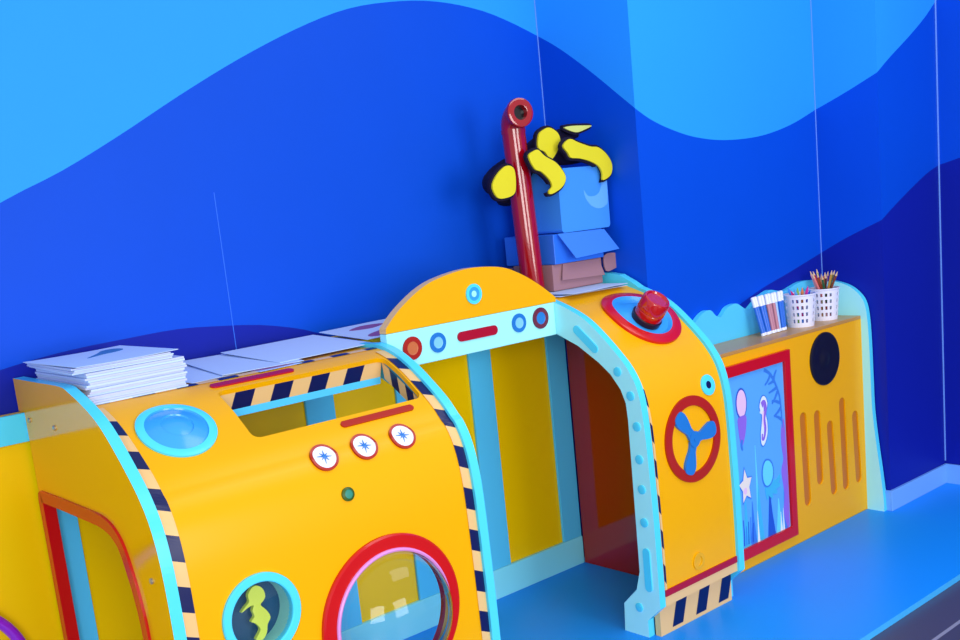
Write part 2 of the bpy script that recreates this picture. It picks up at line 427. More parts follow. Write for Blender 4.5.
# bars
b = MB(); b.plate([capsule(1.085, 1.282, .4065, .0105)], hull, 0, .004); b.build('vent_bar', CRIM, LH)
b = MB(); b.plate([capsule(1.290, 1.480, .634, .0085)], hull, 0, .004); b.build('vent_bar', RDK, LH)
# gauges
for x in (1.197, 1.304, 1.412):
    b = MB(); b.polar(hull, x, .703, [(.033, 0, 0), (.033, .006, 0), (.027, .006, 0), (.0265, .004, 1), (.012, .004, 1), (0, .004, 1)], 40)
    g = b.build('dial', [RDK, WHT], LH)
    star = []
    for k in range(16):
        r = (.0175 if k % 4 == 0 else .013) if k % 2 == 0 else .0045; a = k * math.pi / 8 + .2; star.append((x + r * math.cos(a), .703 + r * math.sin(a)))
    b = MB(); b.plate([star], hull, .0035, .0055); b.build('compass_star', BLUE, g)
b = MB(); b.polar(hull, 1.222, .796, [(.0155, 0, 0), (.0155, .005, 0), (.010, .007, 0), (.0095, .006, 1), (0, .007, 1)], 28)
b.build('knob', [mat('knob_green', (62, 92, 20), .35, .4), mat('knob_teal', (50, 140, 120), .35, .4)], LH, True)
# small porthole: ring, recess cup, creature, glass
b = MB(); b.polar(hull, SP[0], SP[1], [(.071, -.012), (.071, .006), (.073, .008), (.088, .008), (.090, .006), (.090, 0)], 56)
pr = b.build('small_porthole_ring', CYA, LH, True)
TEAL = mat('teal_recess', (0, 70, 110), .35, .4); AQUA = mat('aqua_cup', (150, 230, 215), .35, .4)
b = MB(); b.polar(hull, SP[0], SP[1], [(.071, -.010, 1), (.071, -.050, 1), (0, -.050, 0)], 48)
b.build('recess_cup', [TEAL, AQUA], pr, True)
sea = [(0, .052), (.012, .050), (.020, .040), (.022, .026), (.016, .018), (.010, .012), (.020, -.002), (.026, -.018), (.018, -.03), (.014, -.045), (.004, -.056), (-.010, -.052), (-.004, -.044), (.002, -.034), (-.006, -.020), (-.014, -.014), (-.006, -.006), (-.008, .006), (-.004, .016), (-.014, .016), (-.030, .010), (-.022, .018), (-.012, .026), (-.012, .040)]
b = MB(); b.plate([[(SP[0] + .002 + p[0] * 1.12, SP[1] - p[1] * 1.08) for p in crom(sea, 3, True)]], hull, -.034, -.024)
b.build('seahorse_cutout', mat('seahorse_lime', (208, 222, 80), .4, .4), pr)
GL = glass_mat('clear_acrylic', (.97, .98, 1)); GB = glass_mat('blue_acrylic', (.9, .95, 1))
b = MB(); b.polar(hull, SP[0], SP[1], [(.071, .003), (.05, .006), (.03, .008), (0, .009)], 40); b.build('glass', GL, pr, True)
# big dome porthole
b = MB(); b.polar(hull, BP[0], BP[1], [(.150, -.014), (.150, .008), (.153, .012), (.186, .012), (.190, .008), (.190, 0)], 72)
br_ = b.build('porthole_ring', RED, LH, True)
R0 = .150; dome = []
for k in range(13):
    a = math.radians(90 - 7.5 * k); dome.append((R0 * math.sin(a), .004 + .105 * math.cos(a)))
dome[-1] = (0, dome[-1][1])
b = MB(); b.polar(hull, BP[0], BP[1], dome, 72); b.build('clear_dome', GB, br_, True)
b = MB(); b.polar(hull, BP[0], BP[1], [(.159, .0125), (.158, .016), (.154, .018), (.1505, .016), (.1505, .0125)], 64); b.build('dome_flange', mat('flange_violet', (230, 150, 220), .2, .4), br_, True)

b = MB(); b.box(xl1, xl2, 1.935, 1.955, 0, .100); b.build('kick_board', TAN, LH)
# ------------------------------------------------------------------ right hull
RH = thing('submarine_hull', 'yellow submarine hull with red beacon, red-ringed propeller and pale arched side', 'playhouse', (2.4, 2.25, 0))
hull = hullR
xr0, xr1, xr2, xr3 = 2.205, 2.230, 2.575, 2.602
sh_ = lambda z: .010 * min(max((.80 - z) / .15, 0), 1)
ARCHR = [(y + (sh_(z) if y < 2.2 else 0), z) for y, z in ARCH]
b = MB(); b.plate([ARCHR], yz(xr0), 0, xr1 - xr0, 1, 0); ap = b.build('arch_panel', [CYA, PALE], RH)
def dot(y, z, r):
    b = MB(); b.polar(lambda u, v, h: (xr0 - h, u, v), y, z, [(r, 0), (r, .003), (r * .8, .004), (0, .004)], 24); b.build('round_inlay', CYA, ap, True)
for (y, z) in ((2.010, .789), (1.9685, .722), (1.9345, .635), (1.9345, .540), (1.9335, .452), (1.9335, .354), (1.985, .088)): dot(y + (-.007 if z > .7 else .012 if z > .1 else .004), z, .0135)
for p, q in (((2.148, .905), (2.083, .852)), ((1.9455, .265), (1.9455, .158))):
    b = MB(); b.plate([slotshape(p, q, .0125)], lambda u, v, w: (xr0 - w, u, v), 0, .004); b.build('slot_inlay', CYA, ap)
PS2 = [(2.60, 1.03), (2.36, 1.03), (2.30, 1.022), (2.25, .998)] + [p for p in PS if p[0] < 2.225]
OUT2 = NOTCH + PS2[:-1] + FOOT
b = MB(); b.plate([OUT2], yz(xr2), 0, xr3 - xr2, 0); b.build('end_panel', CYA, RH)
b = MB(); b.plate([[(2.56, .001), (2.56, .965)] + [p for p in offset(PS, .026) if .14 < p[1] < .965 and p[0] < 2.4] + [(1.94, .12), (1.96, .001)]], yz(2.5705), 0, .0044, 0); b.build('inner_lining', LINE, RH)
skin(xr1, xr2, RH)
hazard(xr1 + .0002, xr1 + .0085, .40, SMAX - .03, RH, .4425)
# siren base and beacon
SX, SS = 2.443, .512
b = MB(); b.polar(hull, SX, SS, [(.128, 0, 0), (.128, .008, 0), (.123, .011, 0), (.096, .011, 0), (.092, .008, 1), (.086, .002, 1), (.06, .006, 1), (.045, .012, 1), (0, .012, 1)], 64)
sb = b.build('beacon_dish', [RED, DISH], RH, True)
b = MB(); b.polar(hull, SX - .016, SS + .028, [(.046, .008), (.046, .024), (.042, .026), (0, .026)], 40); b.build('beacon_socket', mat('socket_black', (40, 8, 20), .3, .5), sb, True)
bc = mat('beacon_red', (190, 10, 12), .08, .6, coat=.6)
n0 = hull(SX - .016, SS + .028, 0); nn = (hull(SX, SS + .028, .1) - hull(SX, SS + .028, 0)).normalized(); ax = Vector((1, 0, 0)); ay = nn.cross(ax)
def bea(u, v, h): return n0 + nn * h + ax * u + ay * v
b = MB(); b.polar(bea, 0, 0, [(.041, .024), (.0435, .026), (.0435, .044), (.042, .0455), (.042, .048), (.0435, .0495), (.0425, .082), (.039, .088), (.034, .089), (.030, .084), (0, .084)], 40)
b.build('beacon_lens', bc, sb, True)
# small ring lamp, propeller emblem, plug
b = MB(); b.polar(hull, 2.512, .797, [(.031, 0, 0), (.031, .004, 0), (.024, .005, 0), (.0115, .005, 0), (.011, .003, 1), (0, .003, 1)], 32); b.build('ring_lamp', [CYA, NAVY], RH)
PX, PSv = 2.408, .938
b = MB(); b.polar(hull, PX, PSv, [(.127, 0), (.127, .006), (.098, .006), (.098, 0)], 64); pe = b.build('propeller_ring', RDK, RH)
bl = []
prop = []
for k in range(3):
    a = math.radians((250, 8, 128)[k])
    loop = [(.012, -.020), (.035, -.018), (.06, -.026), (.085, -.030), (.105, -.022), (.110, 0), (.105, .022), (.085, .030), (.06, .024), (.035, .016), (.012, .020)]
    b = MB(); b.plate([[(PX + math.cos(a) * x * .96 - math.sin(a) * y * .82, PSv - math.sin(a) * x * .96 - math.cos(a) * y * .82) for x, y in crom(loop, 3)]], hull, .0005 + .0001 * k, .0085 + .0001 * k, sub=.02)
    b.build('propeller_blade', BLUE, pe)
b = MB(); b.polar(hull, PX, PSv, [(.024, .008), (.024, .011), (.006, .011), (.006, .013), (0, .013)], 28); b.build('propeller_hub', BLUE, pe)
b = MB(); b.polar(hull, 2.391, 1.306, [(.026, 0), (.026, .004), (.015, .004), (.0145, .001), (0, .001)], 28); b.build('plug', mat('plug_yellow', (240, 176, 0), .3, .4), RH)
b = MB(); b.plate([[(xr1, 1.346), (xr2, 1.346), (xr2, 1.366), (xr1, 1.366)]], hull, 0, .004); b.build('red_strip', CRIM, RH)
b = MB(); b.plate([[(xr1, 1.3662), (xr2, 1.3662), (xr2, SMAX - .001), (xr1, SMAX - .001)]], hull, 0, .002); b.build('tan_strip', TAN, RH)
b = MB(); yk = 1.935
b.box(xr1, xr2, yk, yk + .02, 0, .108, 0)
kb = b.build('kick_board', [TAN, NAVY], RH)
for k in range(3):
    x = 2.282 + k * .112; b = MB()
    b.add([(x, yk - .0008, .012), (x + .05, yk - .0008, .012), (x + .078, yk - .0008, .096), (x + .028, yk - .0008, .096)], [(0, 1, 2, 3)], 0)
    b.build('hazard_stripe', NAVY, kb)

# ------------------------------------------------------------------ back panel
BPN = thing('back_panel', 'yellow panelled back wall of the playhouse with light blue battens and kick strip', 'panel', (1, 2.59, 0))
b = MB(); b.box(-1.4, 2.57, 2.576, 2.600, 0, .92); b.build('yellow_board', YBK, BPN)
for x0, x1 in ((-.95, -.86), (-.3, -.21), (.24, .33), (.802, .855), (1.16, 1.25), (1.525, 1.62), (1.84, 1.93), (2.135, 2.228), (2.482, 2.57)):
    if x1 < .5: continue
    b = MB(); b.box(x0, x1, 2.566, 2.576, .10, .85); b.build('batten', SKY, BPN, bevel=.002)
b = MB(); b.box(-1.4, 2.57, 2.564, 2.576, .852, .92); b.build('top_rail', CYA, BPN, bevel=.002)
b = MB(); b.box(.80, 2.57, 2.562, 2.576, 0, .100); b.build('kick_strip', KICK, BPN, bevel=.002)

# ------------------------------------------------------------------ arch header over the doorway
AH = thing('doorway_header', 'pale blue beam with coloured lights and yellow half-moon crest over the doorway', 'header', (1.9, 2.245, .89))
xzf = lambda y0: (lambda u, v, w: (u, y0 - w, v))
b = MB(); b.box(xl3 + .0005, xr0 - .0005, 2.2325, 2.262, .889, .985); b.build('beam', PALE, AH, bevel=.002)
crest = [(xl3 + .001, .986)] + crom([(1.592, 1.0), (1.641, 1.042), (1.714, 1.085), (1.785, 1.108), (1.893, 1.121), (2.003, 1.112), (2.077, 1.086), (2.150, 1.045), (2.214, .999)], 6) + [(2.214, .986)]
b = MB(); b.plate([crest], xzf(2.262), 0, .0285, 1, 0); cr = b.build('crest', [TAN, YEL], AH)
def beamdot(x, z, mats, r):
    b = MB(); b.polar(xzf(2.2325), x, z, [(r, 0, 0), (r, .004, 0), (r * .58, .004, 0), (r * .52, .003, 1), (0, .003, 1)], 28); return b.build('signal_light', mats, AH)
OR = mat('amber_centre', (208, 110, 60), .3, .4); LB = mat('light_centre', (130, 205, 250), .3, .4)
beamdot(1.668, .937, [RDK, OR], .031); beamdot(1.755, .938, [BLUE, LB], .027); beamdot(2.056, .946, [BLUE, LB], .027); beamdot(2.143, .947, [mat('maroon', (110, 30, 60), .3, .4), BLUE], .031)
b = MB(); b.plate([capsule(1.838, 1.958, .9405, .0135)], xzf(2.2325), 0, .004); b.build('red_bar', CRIM, AH)
b = MB(); b.polar(xzf(2.2335), 1.899, 1.050, [(.028, 0, 0), (.028, .004, 0), (.019, .004, 0), (.018, .003, 1), (.009, .003, 1), (.008, .004, 2), (0, .004, 2)], 28); b.build('ring_light', [CYA, DISH, PALE], cr)
b = MB(); b.box(xl3 + .0005, xr0 - .0005, 2.40, 2.60, .945, .958); b.build('roof_board', YBK, AH)

# ------------------------------------------------------------------ console cabinet on the right
CC = thing('console_cabinet', 'yellow console cabinet with sea picture, black speaker and five slots', 'cabinet', (3.1, 2.12, 0))
yf_, zt = 2.046, .745
cx0, cx1 = 2.606, 3.598
slots = [((3.189, .443), (3.196, .142)), ((3.278, .432), (3.281, .199)), ((3.359, .377), (3.369, .138)), ((3.446, .445), (3.452, .136)), ((3.532, .378), (3.543, .140))]
holes = [slotshape(a, c, .0205) for a, c in slots]
b = MB(); b.plate([[(cx0, .001), (cx1, .001), (cx1, zt - .012), (cx0, zt - .012)]] + holes, xzf(yf_ + .018), 0, .018, 0); b.build('front_panel', YEL, CC)
SLT = mat('slot_ochre', (205, 118, 8), .4, .4)
for h in holes:
    b = MB(); b.plate([h], xzf(yf_ + .018), .010, .0135); b.build('slot', SLT, CC)
b = MB(); b.box(cx0, cx1, yf_ + .018, YB - .022, .001, zt - .012); b.build('carcass', YBK, CC)
b = MB(); b.box(cx0, cx1, yf_ - .0005, YB - .02, zt - .012, zt); b.build('counter_top', mat('counter_ochre', (196, 142, 70), .3, .4), CC, bevel=.002)
# picture
pic = MB(); pic.box(2.696, 3.090, yf_ - .004, yf_ - .0003, .066, .690); pc = pic.build('sea_picture', mat('picture_blue', (96, 178, 255), .25, .4), CC)
b = MB(); b.plate([[(2.66, .042), (3.108, .042), (3.108, .702), (2.66, .702)], [(2.695, .080), (3.074, .080), (3.074, .665), (2.695, .665)]], xzf(yf_ - .0002), 0, .014); b.build('picture_frame', RED, CC, bevel=.002)
PIC = {k: mat('ink_' + k, c, .3, .4) for k, c in dict(pink=(250, 205, 235), violet=(150, 110, 225), white=(240, 248, 255), blue=(60, 130, 225), deep=(40, 90, 200), aqua=(110, 225, 250), cream=(252, 238, 220), teal=(70, 190, 230)).items()}
keys = list(PIC); ink = MB(); _h = [0]
def pshape(loop, key, lift=None):
    _h[0] += .00004; loop = [(min(p[0] + .025 - .045 * min((p[0] - 2.78) / .19, 1), 3.073), p[1] - .012) for p in loop]
    ink.plate([loop], xzf(yf_ - .004), 0, .0004 + _h[0], keys.index(key))
def ell(cx, cz, rx, rz, n=20): return [(cx + rx * math.cos(2 * math.pi * k / n), cz + rz * math.sin(2 * math.pi * k / n)) for k in range(n)]
def stroke(pts, r):
    pts = crom(pts, 4); L = []; Rr = []
    for k, p in enumerate(pts):
        a = pts[max(k - 1, 0)]; c = pts[min(k + 1, len(pts) - 1)]; tx, tz = c[0] - a[0], c[1] - a[1]; q = math.hypot(tx, tz); rr = r * (1 - .6 * k / len(pts))
        L.append((p[0] - tz / q * rr, p[1] + tx / q * rr)); Rr.append((p[0] + tz / q * rr, p[1] - tx / q * rr))
    return L + Rr[::-1]
# seaweed masses, spires
for x, z0, z1, wd, key in ((2.80, .09, .27, .05, 'teal'), (2.85, .09, .24, .045, 'blue'), (2.893, .09, .425, .030, 'aqua'), (2.90, .09, .29, .06, 'teal'), (2.885, .09, .20, .018, 'white'), (2.98, .09, .25, .05, 'deep'), (3.03, .09, .21, .04, 'aqua'), (3.065, .09, .24, .022, 'blue'), (3.04, .09, .16, .014, 'white'), (3.055, .09, .17, .010, 'white')):
    pshape([(x - wd / 2, z0), (x + wd / 2, z0), (x + wd * .22, (z0 + z1) / 2), (x + wd * .04, z1), (x - wd * .04, z1), (x - wd * .25, (z0 + z1) / 2)], key)
for k in range(7): pshape(stroke([(2.745 + .016 * k, .10), (2.748 + .016 * k, .14), (2.742 + .018 * k, .165 + .012 * (k % 3))], .004), 'blue' if k % 2 else 'deep')
# violet reef at right edge, branch top right
pshape(crom([(3.088, .10), (3.088, .45), (3.07, .46), (3.062, .40), (3.070, .34), (3.055, .30), (3.066, .22), (3.058, .15)], 3, True), 'violet')
pshape(stroke([(2.985, .667), (3.02, .645), (3.05, .60), (3.068, .55), (3.075, .45)], .006), 'blue')
for x, z, dx, dz in ((3.02, .645, -.035, -.03), (3.035, .62, -.03, -.005), (3.05, .595, -.045, -.01), (3.055, .58, -.035, -.035), (3.065, .54, -.045, .015), (3.068, .52, -.04, -.02), (3.072, .48, -.04, .02), (3.035, .625, .02, .03)):
    pshape(stroke([(x, z), (x + dx * .5, z + dz * .6), (x + dx, z + dz)], .006), 'blue')
# jellyfish
pshape(ell(2.810, .580, .040, .052), 'deep'); pshape(ell(2.810, .580, .034, .046), 'pink')
pshape(crom([(2.782, .535), (2.838, .535), (2.832, .49), (2.815, .455), (2.80, .44), (2.788, .455), (2.78, .50)], 3, True), 'violet')
pshape(stroke([(2.80, .46), (2.795, .44), (2.802, .425)], .008), 'blue')
# seahorse on a pale cut-out
sh = [(2.966, .585), (2.985, .578), (2.996, .55), (2.984, .52), (2.99, .49), (2.988, .45), (2.972, .42), (2.95, .41), (2.935, .425), (2.935, .46), (2.945, .49), (2.95, .52), (2.935, .545), (2.945, .57)]
pshape(crom(sh, 3, True), 'blue'); pshape(inset(crom(sh, 3, True), .004), 'white')
pshape(stroke([(2.955, .552), (2.972, .558), (2.978, .535), (2.968, .505), (2.972, .47), (2.962, .44), (2.948, .438), (2.950, .455)], .011), 'violet')
pshape(stroke([(2.966, .53), (2.960, .50), (2.964, .475)], .006), 'pink')
# starfish
def star5(cx, cz, R, r, rot=.1): return crom([(cx + (R if k % 2 == 0 else r) * math.cos(rot + math.pi / 2 + k * math.pi / 5) * .8, cz + (R if k % 2 == 0 else r) * math.sin(rot + math.pi / 2 + k * math.pi / 5)) for k in range(10)], 2, True)
pshape(star5(2.808, .300, .068, .036), 'blue'); pshape(star5(2.808, .300, .060, .031), 'cream'); pshape(ell(2.803, .285, .012, .012), 'pink')
# octopus
for k in range(5):
    a = math.radians(-25 - 28 * k); pshape(stroke([(2.985, .285), (2.985 + .035 * math.cos(a), .285 + .035 * math.sin(a)), (2.985 + .062 * math.cos(a + .5), .285 + .062 * math.sin(a + .5))], .013), 'teal')
pshape(ell(2.970, .315, .040, .050), 'blue'); pshape(ell(2.970, .315, .034, .044), 'aqua')
ink.build('sea_creatures', [PIC[k] for k in keys], pc)
# speaker
b = MB(); b.polar(xzf(yf_), 3.340, .628, [(.095, 0), (.095, .005), (.088, .008), (.07, .006), (.045, .003), (.03, .003), (.02, .008), (0, .010)], 56); b.build('speaker', BLK, CC, True)
# scalloped back board and curved end board
sc = [(2.612, .70), (3.598, .70), (3.598, .868)] + crom([(3.55, .885), (3.45, .89), (3.35, .872), (3.30, .876), (3.255, .885), (3.222, .880), (3.18, .868), (3.150, .852), (3.125, .838), (3.107, .834), (3.084, .846), (3.05, .864), (3.02, .864), (2.992, .857), (2.970, .840), (2.95, .832), (2.925, .842), (2.905, .860), (2.880, .864), (2.850, .855), (2.82, .838), (2.80, .832), (2.775, .846), (2.74, .862), (2.70, .858), (2.66, .836), (2.612, .846)], 4)
b = MB(); b.plate([sc], xzf(YB - .0015), 0, .018, 1, 0); b.build('scalloped_board', [CYA, SKY], CC)
eb = [(YB - .002, 0), (YB - .002, .868)] + crom([(2.165, .874), (2.134, .869), (2.094, .856), (2.060, .833), (2.034, .800), (2.022, .747), (2.017, .654), (2.015, .504), (2.013, .389), (2.003, .275), (1.990, .161), (1.980, .06), (1.978, 0)], 4)
b = MB(); b.plate([eb], yz(3.5985), 0, .022, 1, 0); b.build('end_board', [CYA, PALE], CC)

# ------------------------------------------------------------------ periscope
PP = thing('periscope', 'glossy red bent pipe periscope standing behind the yellow crest', 'periscope', (2.286, 2.40, .99))
PRED = mat('pipe_red', (160, 4, 24), .08, .6, coat=.35)
base = Vector((2.288, 2.40, .9905)); top = Vector((2.262, 2.40, 1.500)); rad = .036
dirv = (top - base).normalized(); out = Vector((-.25, -.95, .05)).normalized()
path = [base, base + (top - base) * .5, top]
R = .040
for k in range(1, 9):
    a = math.radians(90 * k / 8); path.append(top + dirv * R * math.sin(a) + out * R * (1 - math.cos(a)))
path.append(path[-1] + out * .012)
b = MB(); b.tube(path, rad, 28, 0, cap=False); b.build('pipe', PRED, PP, True)
end = path[-1]; e1 = out.cross(Vector((0, 0, 1))).normalized(); e2 = e1.cross(out)
def ef(u, v, h): return end + e1 * u + e2 * v + out * h
b = MB(); b.polar(ef, 0, 0, [(.036, -.006), (.042, -.006), (.044, 0), (.042, .008), (.036, .010), (.022, .008), (.021, -.012)], 32); b.build('end_collar', PRED, PP, True)
b = MB(); b.polar(ef, 0, 0, [(.0225, -.011), (0, -.011)], 28); b.build('dark_lens', mat('lens_black', (20, 18, 24), .2, .5), PP)
b = MB(); b.tube([top - dirv * .012, top + dirv * .0], .0375, 28, cap=False); b.build('joint_ring', PRED, PP, True)
b = MB(); b.tube([base, base + dirv * .012], .045, 28); b.build('foot_flange', PRED, PP, True)

# ------------------------------------------------------------------ cartons on the roof
CARD = mat('cardboard_mauve', (160, 118, 128), .7, .2, var=.04); CARDD = mat('cardboard_inside', (120, 92, 100), .8, .2)
BOX1 = mat('carton_blue', (44, 116, 238), .35, .4); BOX2 = mat('carton_wave', (66, 150, 250), .35, .4); BOXF = mat('carton_flap', (64, 132, 240), .35, .4)
ZR = .9885
def carton(name, label, x0, x1, y0, y1, z0, z1, mats, wall=.004, open_front=False):
    t = thing(name, label, 'box', ((x0 + x1) / 2, (y0 + y1) / 2, z0), 'boxes stacked on the playhouse roof')
    return t
t = carton('cardboard_box', 'plain brown cardboard tray with folded flaps at the bottom of the box stack', 2.29, 2.575, 2.34, 2.57, 1.0005, 1.082, None)
b = MB(); b.box(2.329, 2.553, 2.352, 2.530, 1.0005, 1.082); b.build('tray', CARD, t, bevel=.002)
b = MB(); b.plate([[(2.372, 1.082), (2.535, 1.080), (2.552, 1.026), (2.358, 1.032)]], lambda u, v, w: (u, 2.3505 - w - (1.082 - v) * .12, v), 0, .004); b.build('front_flap', CARD, t)
b = MB(); b.plate([crom([(2.556, 1.086), (2.600, 1.092), (2.622, 1.080), (2.618, 1.050), (2.60, 1.040), (2.560, 1.038)], 3, True)], xzf(2.345), 0, .004); b.build('side_flap', CARD, t)
b = MB(); b.box(2.20, 2.300, 2.50, 2.566, 1.05, 1.080); b.build('dark_end', CARDD, t)
t = carton('blue_box', 'low blue printed carton with lifted front flap above the brown cardboard tray', 2.25, 2.58, 2.34, 2.57, 1.083, 1.18, None)
b = MB(); b.box(2.334, 2.556, 2.342, 2.565, 1.0830, 1.1745); b.build('carton', BOX1, t, bevel=.002)
b = MB(); b.plate([[(2.345, 1.176), (2.554, 1.172), (2.596, 1.104), (2.392, 1.096)]], lambda u, v, w: (u, 2.335 - w - (1.176 - v) * .32, v), 0, .003); b.build('front_flap', BOXF, t)
t = carton('blue_box', 'tall blue carton with pale wave print on top of the box stack', 2.29, 2.60, 2.34, 2.53, 1.175, 1.38, None)
b = MB(); b.plate([rrect(2.374, 2.596, 1.1760, 1.372, .012)], xzf(2.478), 0, .138, 0); b.build('carton', BOX2, t)
wv = [(x - .005, z) for x, z in crom([(2.597, 1.345), (2.578, 1.330), (2.570, 1.305), (2.555, 1.285), (2.53, 1.278), (2.505, 1.282), (2.49, 1.30), (2.495, 1.275), (2.52, 1.248), (2.555, 1.238), (2.585, 1.245), (2.597, 1.262)], 3, True)]
b = MB(); b.plate([wv], xzf(2.340), 0, .0006); b.build('wave_print', mat('wave_print', (104, 178, 252), .35, .3), t)

# black and yellow bundle on the box
BK = mat('felt_black', (22, 14, 44), .7, .2); YF = mat('felt_yellow', (228, 216, 40), .6, .2, var=.08); YP_ = mat('felt_pale_yellow', (214, 222, 120), .6, .2, var=.05)
TB = thing('costume_bundle', 'floppy black bundle with yellow lobes lying on top of the blue boxes', 'toy', (2.42, 2.44, 1.37))
def blob(parts, nm, mt, par):
    b = MB()
    for (pts, rs) in parts: b.tube(crom(pts, 5), [x for x in [v[0] for v in crom([(q,) for q in rs], 5)]], 14)
    return b.build(nm, mt, par, True)
blob([([(2.178, 2.392, 1.345), (2.200, 2.44, 1.345), (2.25, 2.49, 1.350), (2.33, 2.49, 1.385), (2.40, 2.42, 1.415), (2.50, 2.40, 1.412), (2.56, 2.39, 1.40)], [.020, .022, .040, .042, .035, .030, .012]),
      ([(2.30, 2.51, 1.28), (2.315, 2.51, 1.32), (2.36, 2.48, 1.385), (2.375, 2.43, 1.44), (2.40, 2.42, 1.47)], [.02, .045, .04, .03, .016]),
      ([(2.40, 2.43, 1.41), (2.45, 2.43, 1.445), (2.51, 2.43, 1.475), (2.57, 2.43, 1.475)], [.03, .034, .026, .008])], 'black_body', BK, TB)
def lobe(loop, Y, t=.012, mats=(YF, BK), tilt=0):
    L = crom(loop, 4, True); o = inset(L, -.007)
    zc = sum(p[1] for p in L) / len(L)
    b = MB(); b.plate([o], lambda u, v, w: (u, Y - w + tilt * (v - zc), v), -.006, t * .5, 0); k = b.build('black_edging', BK, TB)
    b = MB(); b.plate([L], lambda u, v, w: (u, Y - w + tilt * (v - zc), v), t * .5, t, 0); return b.build('yellow_lobe', mats[0], TB)
lobe([(2.122, 1.337), (2.136, 1.361), (2.162, 1.382), (2.190, 1.393), (2.215, 1.38), (2.215, 1.33), (2.200, 1.306), (2.151, 1.299), (2.130, 1.312)], 2.372)
lobe([(2.330, 1.477), (2.351, 1.491), (2.377, 1.497), (2.409, 1.482), (2.420, 1.459), (2.409, 1.433), (2.385, 1.408), (2.369, 1.402), (2.350, 1.425), (2.323, 1.439)], 2.372)
lobe([(2.241, 1.414), (2.264, 1.428), (2.283, 1.430), (2.308, 1.411), (2.350, 1.391), (2.377, 1.366), (2.389, 1.342), (2.374, 1.318), (2.339, 1.302), (2.315, 1.298), (2.314, 1.309), (2.328, 1.321), (2.318, 1.342), (2.288, 1.366), (2.262, 1.376)], 2.332)
lobe([(2.390, 1.438), (2.420, 1.457), (2.456, 1.446), (2.509, 1.431), (2.548, 1.426), (2.585, 1.401), (2.604, 1.370), (2.594, 1.339), (2.556, 1.325), (2.555, 1.347), (2.541, 1.369), (2.504, 1.386), (2.458, 1.397), (2.420, 1.401), (2.407, 1.417)], 2.332)
lobe([(2.457, 1.495), (2.485, 1.500), (2.540, 1.500), (2.581, 1.498), (2.546, 1.487), (2.506, 1.480)], 2.385, mats=(YP_, BK))

# ------------------------------------------------------------------ papers on the roof
PAP = mat('paper_white', (200, 222, 255), .6, .25); PAP2 = mat('paper_bluish', (170, 200, 250), .6, .25); PRT = mat('print_grey', (70, 130, 190), .6, .2); PRM = mat('print_mauve', (150, 90, 150), .6, .2); PRB = mat('paper_edge', (196, 208, 245), .6, .2)
def sheet_fn(cx, cy, z, ang, tilt=(0, 0), curl=0):
    ca, sa = math.cos(ang), math.sin(ang)
    def fn(u, v, w):
        return (cx + ca * u - sa * v, cy + sa * u + ca * v, z + w + tilt[0] * u + tilt[1] * v + curl * (u * u))
    return fn
def stack(name, label, cx, cy, z0, h, ang, n, w=.297, d=.21, cat='paper', group='paper piles on the left hull roof', tilt=(0, 0)):
    b = MB(); k = 0; z = z0
    while z < z0 + h - 1e-6:
        dz = min(h / n, z0 + h - z); ox, oy = random.uniform(-.004, .004), random.uniform(-.004, .004)
        b.plate([[(-w / 2, -d / 2), (w / 2, -d / 2), (w / 2, d / 2), (-w / 2, d / 2)]], sheet_fn(cx + ox, cy + oy, z, ang + random.uniform(-.02, .02), tilt), 0, dz - .0004, k % 2); z += dz; k += 1
    o = b.build(name, [PAP, PRB], None); return tag(o, label, cat, group)
ZL = .9535
stack('paper_stack', 'thick stack of white paper behind the cyan edge of the left end panel', .925, 2.395, ZL, .070, .02, 14, .225, .30)
stack('paper_stack', 'thin bluish-white paper pile slid back and left under the top sheets of the thick stack', .905, 2.40, ZL + .0705, .014, -.03, 4, .222, .305)
def sheet(label, cx, cy, z, ang, w=.297, d=.21, marks=(), mt=PAP, tilt=(0, 0), curl=0, group='loose sheets on the playhouse roof', name='paper_sheet', base=None):
    fn = sheet_fn(cx, cy, z, ang, tilt, curl); b = MB(); n = 8
    vs = [fn(-w / 2 + w * k / n, v, 0) for v in (-d / 2, d / 2) for k in range(n + 1)] + [fn(-w / 2 + w * k / n, v, .0012) for v in (-d / 2, d / 2) for k in range(n + 1)]
    m_ = n + 1; fs = []
    for k in range(n):
        fs += [(k, k + m_, k + 1 + m_, k + 1), (2 * m_ + k, 2 * m_ + k + 1, 3 * m_ + k + 1, 3 * m_ + k), (k, k + 1, 2 * m_ + k + 1, 2 * m_ + k), (m_ + k, 3 * m_ + k, 3 * m_ + k + 1, m_ + k + 1)]
    fs += [(0, 2 * m_, 3 * m_, m_), (n, m_ + n, 3 * m_ + n, 2 * m_ + n)]
    b.add(vs, fs, 0)
    for L, q in marks: b.plate([crom(L, 4, True)], fn, .0012, .0016, q)
    return tag(b.build(name, [mt, PRT, PRM], None), label, 'paper', group)
sheet('curled white sheet with a grey-blue leaf print on top of the thick paper stack', .905, 2.385, ZL + .0850, .05, .235, .29, marks=[([(-.03, .00), (.02, .025), (.06, .035), (.085, .06), (.08, .10), (.05, .10), (.02, .06)], 1)], curl=.12)
sheet('flat white sheet lying just right of the thick paper stack', 1.165, 2.430, ZL + .0055, .10, .24, .30, marks=[([(.03, .09), (.07, .10), (.08, .12), (.04, .115)], 1)], tilt=(0, .03))
sheet('white sheet right of the roof bar, mid-way along the roof', 1.265, 2.415, ZL + .010, -.12, .21, .30, tilt=(0, .04))
sheet('wide white sheet spread near the half-moon crest', 1.440, 2.425, ZL + .0145, .06, .297, .27, tilt=(0, .06))
sheet('small mauve-printed sheet between the wide white sheet and the red roof bar', 1.275, 2.272, ZL + .0015, .06, .12, .07, marks=[([(-.05, -.02), (.05, -.02), (.05, .025), (-.05, .02)], 2)], mt=PAP2)
